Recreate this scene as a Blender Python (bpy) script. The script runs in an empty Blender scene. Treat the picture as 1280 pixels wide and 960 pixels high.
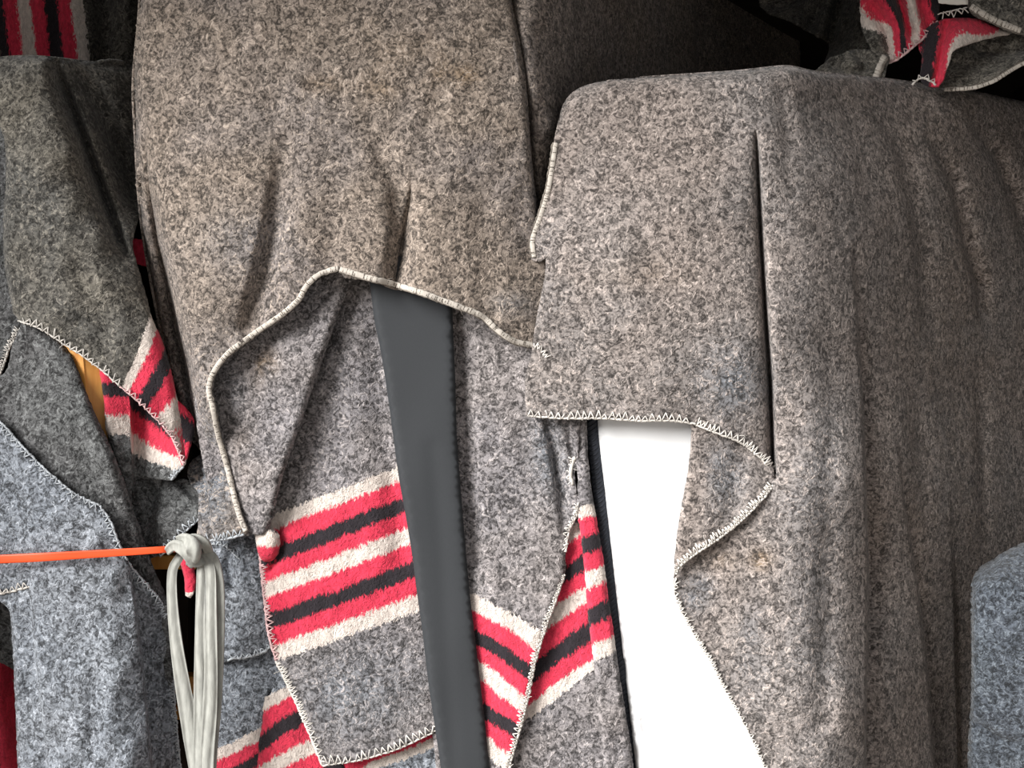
import bpy, math, random
import numpy as np
from mathutils import Vector
from mathutils.geometry import delaunay_2d_cdt

random.seed(7)
rng = np.random.default_rng(7)
scn = bpy.context.scene
COL = scn.collection

# ------------------------------------------------------------------ camera
# At the stack's front plane (y = 0) one metre is 1000 pixels of the 1280 x 960 frame.
CAM_D, CAM_Z = 1.5, 1.2
cd = bpy.data.cameras.new('camera')
cd.sensor_width = 36.0
cd.lens = 36.0 * CAM_D / 1.28
cd.clip_start = 0.02
cam = bpy.data.objects.new('camera', cd)
COL.objects.link(cam)
cam.location = (0, -CAM_D, CAM_Z)
cam.rotation_euler = (math.radians(90), 0, 0)
scn.camera = cam

# ------------------------------------------------------------------ daylight
world = bpy.data.worlds.new('overcast_sky')
scn.world = world
world.use_nodes = True
wn = world.node_tree
bg = wn.nodes['Background']
bg.inputs['Color'].default_value = (0.97, 0.96, 0.97, 1)
bg.inputs['Strength'].default_value = 0.27
sd = bpy.data.lights.new('sun', 'SUN')
sd.energy = 6.0
sd.angle = math.radians(38)
sd.color = (1.0, 0.975, 0.945)
sun = bpy.data.objects.new('sun', sd)
COL.objects.link(sun)
sun.rotation_euler = Vector((1.30, 1.0, -0.80)).to_track_quat('-Z', 'Y').to_euler()
sun.location = (-2, -4, 4)
scn.view_settings.view_transform = 'Standard'
scn.view_settings.look = 'None'
scn.view_settings.gamma = 1.0
scn.view_settings.use_curve_mapping = False
scn.view_settings.exposure = 0.60


# ------------------------------------------------------------------ materials
class NT:
    def __init__(self, name):
        self.m = bpy.data.materials.new(name)
        self.m.use_nodes = True
        self.n = self.m.node_tree.nodes
        self.l = self.m.node_tree.links
        self.b = self.n['Principled BSDF']

    def node(self, t, **kw):
        nd = self.n.new(t)
        for k, v in kw.items():
            setattr(nd, k, v)
        return nd

    def put(self, sock, v):
        if hasattr(v, 'is_output') or isinstance(v, bpy.types.NodeSocket):
            self.l.new(v, sock)
        elif isinstance(v, (tuple, list)) and len(v) == 3 and sock.type == 'RGBA':
            sock.default_value = (*v, 1)
        else:
            sock.default_value = v

    def math(self, op, a, b=0.0, clamp=False):
        nd = self.node('ShaderNodeMath', operation=op)
        nd.use_clamp = clamp
        self.put(nd.inputs[0], a)
        self.put(nd.inputs[1], b)
        return nd.outputs[0]

    def noise(self, vec, scale, detail=2, rough=0.5, dist=0.0):
        nd = self.node('ShaderNodeTexNoise')
        self.l.new(vec, nd.inputs['Vector'])
        nd.inputs['Scale'].default_value = scale
        nd.inputs['Detail'].default_value = detail
        nd.inputs['Roughness'].default_value = rough
        nd.inputs['Distortion'].default_value = dist
        return nd.outputs[0]

    def mapping(self, vec, scale=(1, 1, 1), loc=(0, 0, 0)):
        nd = self.node('ShaderNodeMapping')
        self.l.new(vec, nd.inputs[0])
        nd.inputs['Scale'].default_value = scale
        nd.inputs['Location'].default_value = loc
        return nd.outputs[0]

    def rng(self, v, a, b, c=0.0, d=1.0):
        nd = self.node('ShaderNodeMapRange')
        self.l.new(v, nd.inputs[0])
        for i, x in enumerate((a, b, c, d)):
            nd.inputs[i + 1].default_value = x
        return nd.outputs[0]

    def mix(self, f, a, b, mode='MIX'):
        nd = self.node('ShaderNodeMix', data_type='RGBA')
        nd.blend_type = mode
        self.put(nd.inputs[0], f)
        self.put(nd.inputs[6], a)
        self.put(nd.inputs[7], b)
        return nd.outputs[2]

    def ramp(self, v, stops, interp='LINEAR'):
        nd = self.node('ShaderNodeValToRGB')
        cr = nd.color_ramp
        cr.interpolation = interp
        while len(cr.elements) < len(stops):
            cr.elements.new(0.5)
        for e, (p, c) in zip(cr.elements, stops):
            e.position = p
            e.color = (*c, 1)
        self.l.new(v, nd.inputs[0])
        return nd.outputs[0]


WHITE = (0.62, 0.55, 0.50)
RED = (0.63, 0.038, 0.078)
BLACK = (0.022, 0.018, 0.022)


def wool(name, mid, tint, k=1.0, stretch=1.0):
    """Felted recycled-wool moving blanket: curly pale and dark fibres, woven stripes from the
    mesh attribute 'band' (0..1 across the nine stripes)."""
    t = NT(name)
    tc = t.node('ShaderNodeTexCoord').outputs['Object']
    v1 = t.mapping(tc, (1.0, 1.0, stretch))
    v2 = t.mapping(tc, (1.0, 1.0, stretch), (3.1, 1.7, 5.3))
    v3 = t.mapping(tc, (1.0, 1.0, stretch), (9.1, 4.7, 2.3))
    nA = t.noise(v1, 62, 1.5, 0.5, 1.8)
    nB = t.noise(v2, 68, 1.5, 0.5, 2.0)
    nC = t.noise(v3, 120, 2.5, 0.62, 1.2)
    nD = t.noise(v3, 330, 1.5, 0.6, 0.4)
    big = t.noise(v2, 7, 2, 0.5, 0.3)
    med = t.noise(v1, 38, 2, 0.5, 0.5)
    light = t.rng(t.math('ABSOLUTE', t.math('SUBTRACT', nA, 0.53)), 0.004, 0.045, 1.0, 0.0)
    dark = t.rng(t.math('ABSOLUTE', t.math('SUBTRACT', nB, 0.5)), 0.004, 0.050, 1.0, 0.0)
    light = t.math('MULTIPLY', light, t.rng(nC, 0.42, 0.6, 0.1, 1.0))
    dark = t.math('MULTIPLY', dark, t.rng(nC, 0.45, 0.58, 1.0, 0.1))
    c0 = t.mix(t.rng(big, 0.38, 0.62), mid, tint)
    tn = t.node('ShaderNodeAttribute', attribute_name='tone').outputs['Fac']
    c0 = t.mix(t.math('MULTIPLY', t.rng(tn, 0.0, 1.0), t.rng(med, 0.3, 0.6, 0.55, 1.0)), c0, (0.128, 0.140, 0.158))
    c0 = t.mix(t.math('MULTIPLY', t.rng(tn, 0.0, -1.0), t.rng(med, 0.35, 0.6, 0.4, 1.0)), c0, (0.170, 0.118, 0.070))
    mott = t.rng(t.math('ADD', t.math('MULTIPLY', nC, 0.65), t.math('MULTIPLY', nD, 0.35)), 0.38, 0.62, 0.28, 1.80)
    cm = t.node('ShaderNodeCombineXYZ')
    for i in range(3):
        t.l.new(mott, cm.inputs[i])
    base = t.mix(1.0, c0, cm.outputs[0], 'MULTIPLY')
    lt = tuple(min(1, c * 2.7 + 0.04) for c in mid)
    dk = tuple(c * 0.16 for c in mid)
    base = t.mix(t.math('MULTIPLY', dark, 0.80), base, dk)
    base = t.mix(t.math('MULTIPLY', light, 0.85), base, lt)
    base = t.mix(t.rng(med, 0.35, 0.65, 0.10, 0.0), base, (0.02, 0.02, 0.02))
    # stripes with brushed, ragged borders
    at = t.node('ShaderNodeAttribute', attribute_name='band').outputs['Fac']
    vr = t.mapping(tc, (1.0, 1.0, 0.35))
    rag = t.math('ADD', t.math('MULTIPLY', t.math('SUBTRACT', t.noise(vr, 300, 2.5, 0.7, 0.8), 0.5), 0.11),
                 t.math('MULTIPLY', t.math('SUBTRACT', t.noise(v2, 60, 1, 0.5), 0.5), 0.022))
    s = t.math('ADD', at, rag)
    # ramp domain: s in -0.1 .. 1.1 -> 0 .. 1
    pos = t.rng(s, -0.1, 1.1)
    f = lambda x: (x + 0.1) / 1.2
    n9 = [WHITE, RED, BLACK, RED, WHITE, RED, BLACK, RED, WHITE]
    edges = [0.0, .105, .225, .335, .445, .555, .67, .78, .895]
    stops = [(0.0, WHITE)]
    for k in range(1, 9):
        stops += [(f(edges[k] - 0.009), n9[k - 1]), (f(edges[k] + 0.009), n9[k])]
    col = t.ramp(pos, stops)
    isst = t.ramp(pos, [(0, (0, 0, 0)), (f(0), (1, 1, 1)), (f(1.0), (0, 0, 0))], 'CONSTANT')
    fib = t.rng(t.noise(vr, 260, 2, 0.6, 0.8), 0.3, 0.7, 0.72, 1.2)
    cf = t.node('ShaderNodeCombineXYZ')
    for i in range(3):
        t.l.new(fib, cf.inputs[i])
    col = t.mix(1.0, col, cf.outputs[0], 'MULTIPLY')
    base = t.mix(isst, base, col)
    t.l.new(base, t.b.inputs['Base Color'])
    t.b.inputs['Roughness'].default_value = 0.95
    t.b.inputs['Specular IOR Level'].default_value = 0.08
    t.b.inputs['Sheen Weight'].default_value = 0.12
    t.b.inputs['Sheen Roughness'].default_value = 0.6
    h = t.math('ADD', t.math('MULTIPLY', light, 0.7),
               t.math('ADD', t.math('MULTIPLY', nC, 0.9), t.math('MULTIPLY', dark, -0.6)))
    bp = t.node('ShaderNodeBump')
    bp.inputs['Strength'].default_value = 0.55
    bp.inputs['Distance'].default_value = 0.0022
    t.l.new(h, bp.inputs['Height'])
    t.l.new(bp.outputs[0], t.b.inputs['Normal'])
    return t.m


def plain(name, col, rough=0.8, var=0.15, scale=60, bump=0.0, spec=0.3, st=(1, 1, 1)):
    t = NT(name)
    tc = t.mapping(t.node('ShaderNodeTexCoord').outputs['Object'], st)
    n = t.noise(tc, scale, 3, 0.6, 0.2)
    a = tuple(c * (1 - var) for c in col)
    b = tuple(min(1, c * (1 + var)) for c in col)
    t.l.new(t.mix(t.rng(n, 0.3, 0.7), a, b), t.b.inputs['Base Color'])
    t.b.inputs['Roughness'].default_value = rough
    t.b.inputs['Specular IOR Level'].default_value = spec
    if bump:
        bp = t.node('ShaderNodeBump')
        bp.inputs['Strength'].default_value = bump
        bp.inputs['Distance'].default_value = 0.001
        t.l.new(n, bp.inputs['Height'])
        t.l.new(bp.outputs[0], t.b.inputs['Normal'])
    return t.m


def wood(name, c1, c2, rough=0.45):
    t = NT(name)
    tc = t.node('ShaderNodeTexCoord').outputs['Object']
    n = t.noise(t.mapping(tc, (30, 30, 2.0)), 3.0, 4, 0.6, 0.6)
    t.l.new(t.ramp(n, [(0.3, c1), (0.7, c2)]), t.b.inputs['Base Color'])
    t.b.inputs['Roughness'].default_value = rough
    return t.m


W_WARM = wool("wool_warm_grey", (0.182, 0.150, 0.125), (0.170, 0.147, 0.135))
W_ROSE = wool('wool_rose_grey', (0.190, 0.162, 0.147), (0.172, 0.156, 0.149))
W_TAUPE = wool('wool_taupe_grey', (0.176, 0.160, 0.157), (0.166, 0.157, 0.164))
W_COOL = wool('wool_blue_grey', (0.190, 0.206, 0.230), (0.162, 0.179, 0.205))
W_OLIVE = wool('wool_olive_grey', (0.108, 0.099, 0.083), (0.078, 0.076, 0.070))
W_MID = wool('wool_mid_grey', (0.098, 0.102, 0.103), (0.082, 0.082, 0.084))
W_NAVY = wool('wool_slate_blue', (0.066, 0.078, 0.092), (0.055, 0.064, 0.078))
M_THREAD = plain('thread_off_white', (0.60, 0.57, 0.53), 0.85, 0.2, 300)
M_THREAD_B = plain('thread_pale_blue_grey', (0.42, 0.45, 0.48), 0.85, 0.25, 300)
M_THREAD_R = plain('thread_pink_white', (0.62, 0.42, 0.42), 0.85, 0.3, 200)
M_BINDING = plain('worn_edge_binding', (0.50, 0.46, 0.41), 0.9, 0.16, 160)
M_GAP = plain('grey_gap_thread', (0.16, 0.14, 0.12), 0.95, 0.3, 200)
M_BAND = plain('charcoal_rubber_band', (0.035, 0.038, 0.042), 0.7, 0.05, 700, 0.05, 0.2)
M_WHITE = plain('white_mattress_cover', (0.80, 0.81, 0.82), 0.7, 0.02, 40)
M_BIND = plain('navy_ribbed_binding', (0.030, 0.034, 0.044), 0.6, 0.15, 200)
M_ORANGE = plain('orange_webbing', (0.85, 0.085, 0.018), 0.45, 0.10, 120, 0.2, 0.4, (0.2, 1, 3))
M_STRAP = plain('pale_grey_cotton_strap', (0.33, 0.335, 0.31), 0.9, 0.2, 150, 0.7, 0.1, (1, 1, 0.3))
M_WOOD = wood('honey_wood', (0.66, 0.27, 0.055), (0.85, 0.45, 0.12))
M_DARKWOOD = wood('dark_plywood', (0.018, 0.013, 0.010), (0.035, 0.026, 0.02), 0.8)
M_PANEL = plain('dark_painted_panel', (0.025, 0.022, 0.020), 0.85, 0.3, 12)
M_FLOOR = wood('worn_truck_floor', (0.12, 0.09, 0.06), (0.22, 0.17, 0.12), 0.8)
M_GROUND = plain('pale_concrete_yard', (0.34, 0.31, 0.28), 0.9, 0.12, 3)
M_LABEL = plain('white_woven_label', (0.7, 0.68, 0.62), 0.8, 0.05, 100)


# ------------------------------------------------------------------ geometry helpers
def W(px, py, Y):
    """Point on the sight line of pixel (px, py) at depth Y metres behind the stack's front plane."""
    s = (Y + CAM_D) / CAM_D
    return ((px - 640) / 1000 * s, Y, CAM_Z - (py - 480) / 1000 * s)


def catmull(pts, step=4.0, closed=False):
    P = [np.array(p, float) for p in pts]
    n = len(P)
    out = []
    for i in range(n if closed else n - 1):
        p1, p2 = P[i], P[(i + 1) % n]
        p0 = P[i - 1] if (closed or i > 0) else 2 * p1 - p2
        p3 = P[(i + 2) % n] if (closed or i + 2 < n) else 2 * p2 - p1
        L = np.linalg.norm((p2 - p1)[:2])
        # long straight runs stay straight; sharp turns are not overshot
        m1 = (p2 - p0) * 0.5
        m2 = (p3 - p1) * 0.5
        for m in (m1, m2):
            ln = np.linalg.norm(m[:2])
            if ln > L > 0:
                m *= L / ln
        if float(np.dot((p1 - p0)[:2], (p2 - p1)[:2])) < 0.25 * np.linalg.norm((p1 - p0)[:2]) * L:
            m1 = p2 - p1
        if float(np.dot((p3 - p2)[:2], (p2 - p1)[:2])) < 0.25 * np.linalg.norm((p3 - p2)[:2]) * L:
            m2 = p2 - p1
        k = max(1, int(round(L / step)))
        for j in range(k):
            t = j / k
            t2, t3 = t * t, t * t * t
            out.append((2 * t3 - 3 * t2 + 1) * p1 + (t3 - 2 * t2 + t) * m1 + (-2 * t3 + 3 * t2) * p2 + (t3 - t2) * m2)
    if not closed:
        out.append(P[-1])
    return np.array(out)


def inside(P, poly):
    x, y = P[:, 0], P[:, 1]
    r = np.zeros(len(P), bool)
    n = len(poly)
    for i in range(n):
        x1, y1 = poly[i][:2]
        x2, y2 = poly[(i + 1) % n][:2]
        if y1 == y2:
            continue
        c = ((y1 > y) != (y2 > y)) & (x < (x2 - x1) * (y - y1) / (y2 - y1) + x1)
        r ^= c
    return r


def seg_dist(P, line):
    """distance, signed side (+ = right of travel as seen in the picture) and parameter 0..1"""
    best = np.full(len(P), 1e9)
    side = np.zeros(len(P))
    par = np.zeros(len(P))
    m = len(line) - 1
    for i in range(m):
        a = np.array(line[i][:2], float)
        b = np.array(line[i + 1][:2], float)
        d = b - a
        L2 = max(1e-9, d @ d)
        t = np.clip(((P - a) @ d) / L2, 0, 1)
        q = P - (a + t[:, None] * d)
        dist = np.hypot(q[:, 0], q[:, 1])
        cr = d[0] * (P[:, 1] - a[1]) - d[1] * (P[:, 0] - a[0])   # >0: right of travel with y down
        u = dist < best
        best[u] = dist[u]
        side[u] = np.sign(cr[u])
        par[u] = (i + t[u]) / m
    return best, side, par


def tps(ctrl):
    C = np.array(ctrl, float)
    X = C[:, :2] / 100.0
    n = len(C)

    def U(r2):
        return np.where(r2 > 1e-12, 0.5 * r2 * np.log(np.maximum(r2, 1e-12)), 0)
    d2 = ((X[:, None] - X[None]) ** 2).sum(-1)
    A = np.zeros((n + 3, n + 3))
    A[:n, :n] = U(d2) + np.eye(n) * 1e-3
    A[:n, n] = 1
    A[:n, n + 1:] = X
    A[n, :n] = 1
    A[n + 1:, :n] = X.T
    b = np.concatenate([C[:, 2], np.zeros(3)])
    w = np.linalg.lstsq(A, b, rcond=None)[0]
    lo, hi = C[:, 2].min(), C[:, 2].max()

    def f(P):
        Q = P / 100.0
        d = ((Q[:, None] - X[None]) ** 2).sum(-1)
        return U(d) @ w[:n] + w[n] + Q @ w[n + 1:]
    return f


def T_valley(line, depth, wl, wr=None, sharp=False):
    """fold groove; depth in mm, one number or one per vertex; wl / wr are widths left / right of travel"""
    wr = wl if wr is None else wr

    def f(P):
        d, s, p = seg_dist(P, line)
        w = np.where(s < 0, wl, wr)
        dd = np.interp(p, np.linspace(0, 1, len(depth)), depth) if isinstance(depth, (list, tuple)) else depth
        return dd * (np.exp(-d / w) if sharp else np.exp(-(d / w) ** 2))
    f.line = line if sharp or min(wl, wr) < 8 else None
    return f


def T_step(line, h, wside=60, side=1, soft=1.5):
    """the cloth on one side of the line drops back by h mm and recovers over wside px"""
    def f(P):
        d, s, p = seg_dist(P, line)
        hh = np.interp(p, np.linspace(0, 1, len(h)), h) if isinstance(h, (list, tuple)) else h
        sd = d * s * side
        return hh * np.where(sd > 0, np.exp(-sd / wside) * np.clip(sd / (soft * 2), 0, 1), 0)
    f.line = line
    return f


def T_round(line, r, h=None):
    """the cloth turns away from the camera within r px of this edge"""
    h = r if h is None else h

    def f(P):
        d, s, p = seg_dist(P, line)
        t = np.clip(1 - d / r, 0, 1)
        return h * (1 - np.sqrt(np.maximum(0, 1 - t * t * 0.995)))
    f.line = None
    return f


def T_wave(amp, lx, ly, seed=0):
    r = np.random.default_rng(seed)
    ks = [(r.normal() / lx, r.normal() / ly, r.uniform(0, 6.28), r.uniform(0.5, 1)) for _ in range(9)]

    def f(P):
        return amp * sum(a * np.sin(6.28 * (kx * P[:, 0] + ky * P[:, 1]) + ph) for kx, ky, ph, a in ks) / 3
    f.line = None
    return f


class Sheet:
    def __init__(self, outline, ctrl, terms=(), band=None, res=5.0, jit=0.5, wave=(1.6, 70, 130), seed=0, fine=True, tones=()):
        self.tones = tones
        self.depth0 = tps(ctrl) if len(ctrl) > 3 else (lambda P, c=ctrl[0][2]: np.full(len(P), float(c)))
        self.terms = list(terms)
        if wave:
            self.terms.append(T_wave(*wave, seed=seed + 1))
        if fine:
            self.terms.append(T_wave(0.5, 22, 30, seed=seed + 50))
        self.bandf = tps(band) if band else None
        poly = catmull(outline, 4.0, True)
        r = np.random.default_rng(seed)
        poly = poly + r.normal(0, jit, poly.shape) * 0.6
        P = self.poly = poly
        x0, y0 = poly.min(0)
        x1, y1 = poly.max(0)
        rows = []
        k = 0
        y = y0 + res * 0.5
        while y < y1:
            xs = np.arange(x0 + (res * 0.5 if k % 2 else 0), x1, res)
            rows.append(np.stack([xs, np.full_like(xs, y)], 1))
            y += res * 0.866
            k += 1
        G = np.concatenate(rows)
        G = G + r.normal(0, 0.35, G.shape)
        G = G[inside(G, poly)]
        closed = np.vstack([poly, poly[:1]])
        # distance to the outline, only a cheap test against its samples
        keep = np.ones(len(G), bool)
        for i0 in range(0, len(G), 4000):
            g = G[i0:i0 + 4000]
            d = ((g[:, None] - poly[None]) ** 2).sum(-1).min(1)
            keep[i0:i0 + 4000] = d > (res * 0.55) ** 2
        G = G[keep]
        # extra rows of points along sharp folds
        extra = []
        for t in self.terms:
            if getattr(t, 'line', None) is None:
                continue
            c = catmull(t.line, 4.0)
            tg = np.gradient(c, axis=0)
            tg /= np.maximum(1e-9, np.linalg.norm(tg, axis=1))[:, None]
            nm = np.stack([-tg[:, 1], tg[:, 0]], 1)
            dd, _, _ = seg_dist(G, [tuple(q) for q in c])
            G = G[dd > 8.0]
            for off in (-6.5, -3.6, -1.8, 0, 1.8, 3.6, 6.5):
                extra.append(c + nm * off)
        if extra:
            E = np.concatenate(extra)
            E = E[inside(E, poly)]
            d = np.array([((poly - e) ** 2).sum(1).min() for e in E])
            E = E[d > 4.0]
            # drop near duplicates
            seen = {}
            for e in E:
                seen.setdefault((int(e[0] / 1.3), int(e[1] / 1.3)), e)
            G = np.concatenate([G, np.array(list(seen.values()))])
        pts = np.concatenate([P, G])
        nb = len(P)
        vs, es, fs, *_ = delaunay_2d_cdt([Vector(p) for p in pts], [], [list(range(nb))], 1, 1e-4)
        self.V = np.array([(v.x, v.y) for v in vs])
        self.F = [tuple(f) for f in fs]
        # picture y runs down, so flip so that normals face the camera
        self.F = [f[::-1] if self._ccw(f) else f for f in self.F]
        self.Y = self.depth(self.V)
        self.B = self.bandf(self.V) if self.bandf else np.full(len(self.V), -9.0)

    def _ccw(self, f):
        a, b, c = (self.V[i] for i in f[:3])
        return (b[0] - a[0]) * (c[1] - a[1]) - (b[1] - a[1]) * (c[0] - a[0]) > 0

    def push(self, mm):
        self.Y = self.Y + mm
        self.terms.append(lambda P: np.full(len(P), float(mm)))

    def depth(self, P):
        P = np.asarray(P, float)
        d = self.depth0(P)
        for t in self.terms:
            d = d + t(P)
        return d


def finish(name, me, mat, parent=None, smooth=True):
    if mat and not me.materials:
        me.materials.append(mat)
    for p in me.polygons:
        p.use_smooth = smooth
    o = bpy.data.objects.new(name, me)
    COL.objects.link(o)
    if parent is None:
        xs = [v.co for v in me.vertices]
        c = Vector((sum(v.x for v in xs) / len(xs), sum(v.y for v in xs) / len(xs), min(v.z for v in xs)))
        for v in me.vertices:
            v.co -= c
        o.location = c
    else:
        o.parent = parent
        off = parent.location
        for v in me.vertices:
            v.co -= off
    return o


def tag(o, label=None, cat=None, group=None, kind=None):
    if label: o['label'] = label
    if cat: o['category'] = cat
    if group: o['group'] = group
    if kind: o['kind'] = kind
    return o


def cloth(name, sheets, mat, label, thick=0.0035, parent=None, backs=(), cat='blanket', group=None):
    """one blanket: its draped layers in one continuous mesh; backs = [(sheet index, polyline, length, drop)]"""
    V, F, B, TN = [], [], [], []
    for s in sheets:
        o = len(V)
        V += [W(p[0], p[1], y / 1000) for p, y in zip(s.V, s.Y)]
        F += [tuple(i + o for i in f) for f in s.F]
        B += list(s.B)
        tv = np.zeros(len(s.V))
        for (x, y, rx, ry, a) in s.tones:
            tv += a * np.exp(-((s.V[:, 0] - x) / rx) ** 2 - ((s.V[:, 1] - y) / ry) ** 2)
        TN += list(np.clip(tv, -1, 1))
    for si, line, ln, drop in backs:
        s = sheets[si]
        c = catmull(line, 6.0)
        Y = s.depth(c)
        bb = s.bandf(c) if s.bandf else np.full(len(c), -9.0)
        o = len(V)
        K = 9
        for k in range(K):
            t = k / (K - 1)
            for (x, y), d, b in zip(c, Y, bb):
                p = W(x, y, d / 1000)
                V.append((p[0], p[1] + ln * t, p[2] - drop * t * t + 0.0015 * (1 - t)))
                B.append(b)
                TN.append(0.0)
        m = len(c)
        for k in range(K - 1):
            for i in range(m - 1):
                a = o + k * m + i
                F.append((a, a + 1, a + m + 1, a + m))
    me = bpy.data.meshes.new(name)
    me.from_pydata(V, [], F)
    at = me.attributes.new('band', 'FLOAT', 'POINT')
    at.data.foreach_set('value', np.array(B, dtype=np.float32))
    tt = me.attributes.new('tone', 'FLOAT', 'POINT')
    tt.data.foreach_set('value', np.array(TN, dtype=np.float32))
    me.update()
    ob = finish(name, me, mat, parent)
    md = ob.modifiers.new('thickness', 'SOLIDIFY')
    md.thickness = thick
    md.offset = -1.0
    if parent is None:
        tag(ob, label, cat, group or ('moving blankets draped over the load' if name == 'moving_blanket' else None))
    return ob


def tube_data(V, F, path, rad, sides=5, flat=1.0, wid=None, cap=True):
    """sweep along world points; flat squashes the section towards the camera axis"""
    path = [Vector(p) for p in path]
    n = len(path)
    o = len(V)
    for i, p in enumerate(path):
        a = path[max(0, i - 1)]
        b = path[min(n - 1, i + 1)]
        t = (b - a).normalized() if (b - a).length > 1e-9 else Vector((0, 0, 1))
        fwd = Vector((0, 1, 0))
        u = t.cross(fwd)
        if u.length < 1e-3:
            u = Vector((1, 0, 0))
        u.normalize()
        v = t.cross(u).normalized()
        r = rad[i] if hasattr(rad, '__len__') else rad
        for k in range(sides):
            an = 2 * math.pi * k / sides
            q = p + u * (math.cos(an) * r) + v * (math.sin(an) * r * flat)
            V.append(tuple(q))
    for i in range(n - 1):
        for k in range(sides):
            a = o + i * sides + k
            b = o + i * sides + (k + 1) % sides
            F.append((a, b, b + sides, a + sides))
    if cap:
        F.append(tuple(o + k for k in range(sides))[::-1])
        F.append(tuple(o + (n - 1) * sides + k for k in range(sides)))


def hem(owner, sheet, line, mat=None, inward=1, ln=8.0, pitch=4.2, cord=1.7, style='zig', lift=2.0, rad=0.75, seed=3, name='stitched_hem'):
    """overlocked edge: a rolled cord along the edge and looping threads that reach into the cloth"""
    r = random.Random(seed)
    c = catmull(line, 2.1)
    Y = sheet.depth(c) if isinstance(sheet, Sheet) else np.full(len(c), float(sheet))
    tg = np.gradient(c, axis=0)
    tg /= np.maximum(1e-9, np.linalg.norm(tg, axis=1))[:, None]
    nm = np.stack([-tg[:, 1], tg[:, 0]], 1) * inward
    V, F, Vb, Fb = [], [], [], []
    off = [r.gauss(0, 0.35) for _ in c]
    path = [W(p[0] + q[0] * o, p[1] + q[1] * o, (y - lift * 0.5) / 1000) for p, q, y, o in zip(c, nm, Y, off)]
    if cord > 0:
        tube_data(V, F, path, [cord / 1000 * r.uniform(0.75, 1.2) for _ in path], 6)
    acc, side = 0.0, 0
    pts = []
    for i in range(1, len(c)):
        acc += float(np.linalg.norm(c[i] - c[i - 1]))
        if acc >= pitch / 2:
            acc = 0
            side ^= 1
            k = (ln * r.uniform(0.65, 1.15)) if side else -r.uniform(0.0, 1.8)
            if style == 'band' and ln > 0:
                k = (ln * r.uniform(0.9, 1.05)) if side else -0.8
            pts.append(W(c[i][0] + nm[i][0] * k + r.gauss(0, .5), c[i][1] + nm[i][1] * k + r.gauss(0, .5), (Y[i] - lift) / 1000))
    if style == 'band':
        # the folded binding that the threads run over
        half = ln * 0.5
        pb = [W(p[0] + q[0] * half, p[1] + q[1] * half, (y - lift * 0.6) / 1000) for p, q, y in zip(c, nm, Y)]
        tube_data(Vb, Fb, pb, [half / 1000 * r.uniform(0.86, 1.1) for _ in pb], 8, 0.38)
    if style == 'band':
        # short slits of grey wool showing between the threads that cross the tape
        i = 2
        while i < len(c) - 2:
            if r.random() < 0.85:
                t0, t1 = r.uniform(0.1, 0.3), r.uniform(0.6, 0.95)
                sl = r.gauss(0, 0.7)
                tube_data(V, F, [W(c[i][0] + nm[i][0] * ln * q + tg[i][0] * sl * q, c[i][1] + nm[i][1] * ln * q + tg[i][1] * sl * q, (Y[i] - lift * 0.6 - ln * 0.13) / 1000)
                                 for q in (t0, (t0 + t1) / 2, t1)], 0.75 / 1000 * r.uniform(0.6, 1.2), 4)
            i += 2 if r.random() < 0.6 else 1
        pts = []
    for a, b in zip(pts[:-1], pts[1:]):
        if r.random() < 0.04:
            continue
        m = ((a[0] + b[0]) / 2, (a[1] + b[1]) / 2 - 0.0008, (a[2] + b[2]) / 2)
        tube_data(V, F, [a, m, b], rad * (1.35 if style == 'band' else 1.0) / 1000 * r.uniform(0.7, 1.3), 4)
    # a few loose curled ends
    for i in range(6, len(c) - 6, 23):
        if r.random() < 0.7:
            an = r.uniform(0, 6.28)
            x, y = c[i] + nm[i] * r.uniform(-2, ln)
            pa = []
            for k in range(6):
                pa.append(W(x, y, (Y[i] - lift - 1.0 - k * 0.3) / 1000))
                an += r.uniform(-0.9, 0.9)
                x += math.cos(an) * 1.8
                y += math.sin(an) * 1.8
            tube_data(V, F, pa, 0.4 / 1000, 3)
    me = bpy.data.meshes.new(name)
    nb = len(V)
    me.from_pydata(V + Vb, [], F + [tuple(i + nb for i in f) for f in Fb])
    me.materials.append(M_GAP if style == 'band' else (mat or M_THREAD))
    me.materials.append(M_BINDING)
    for p in me.polygons[len(F):]:
        p.material_index = 1
    return finish(name, me, None, owner)


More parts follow.
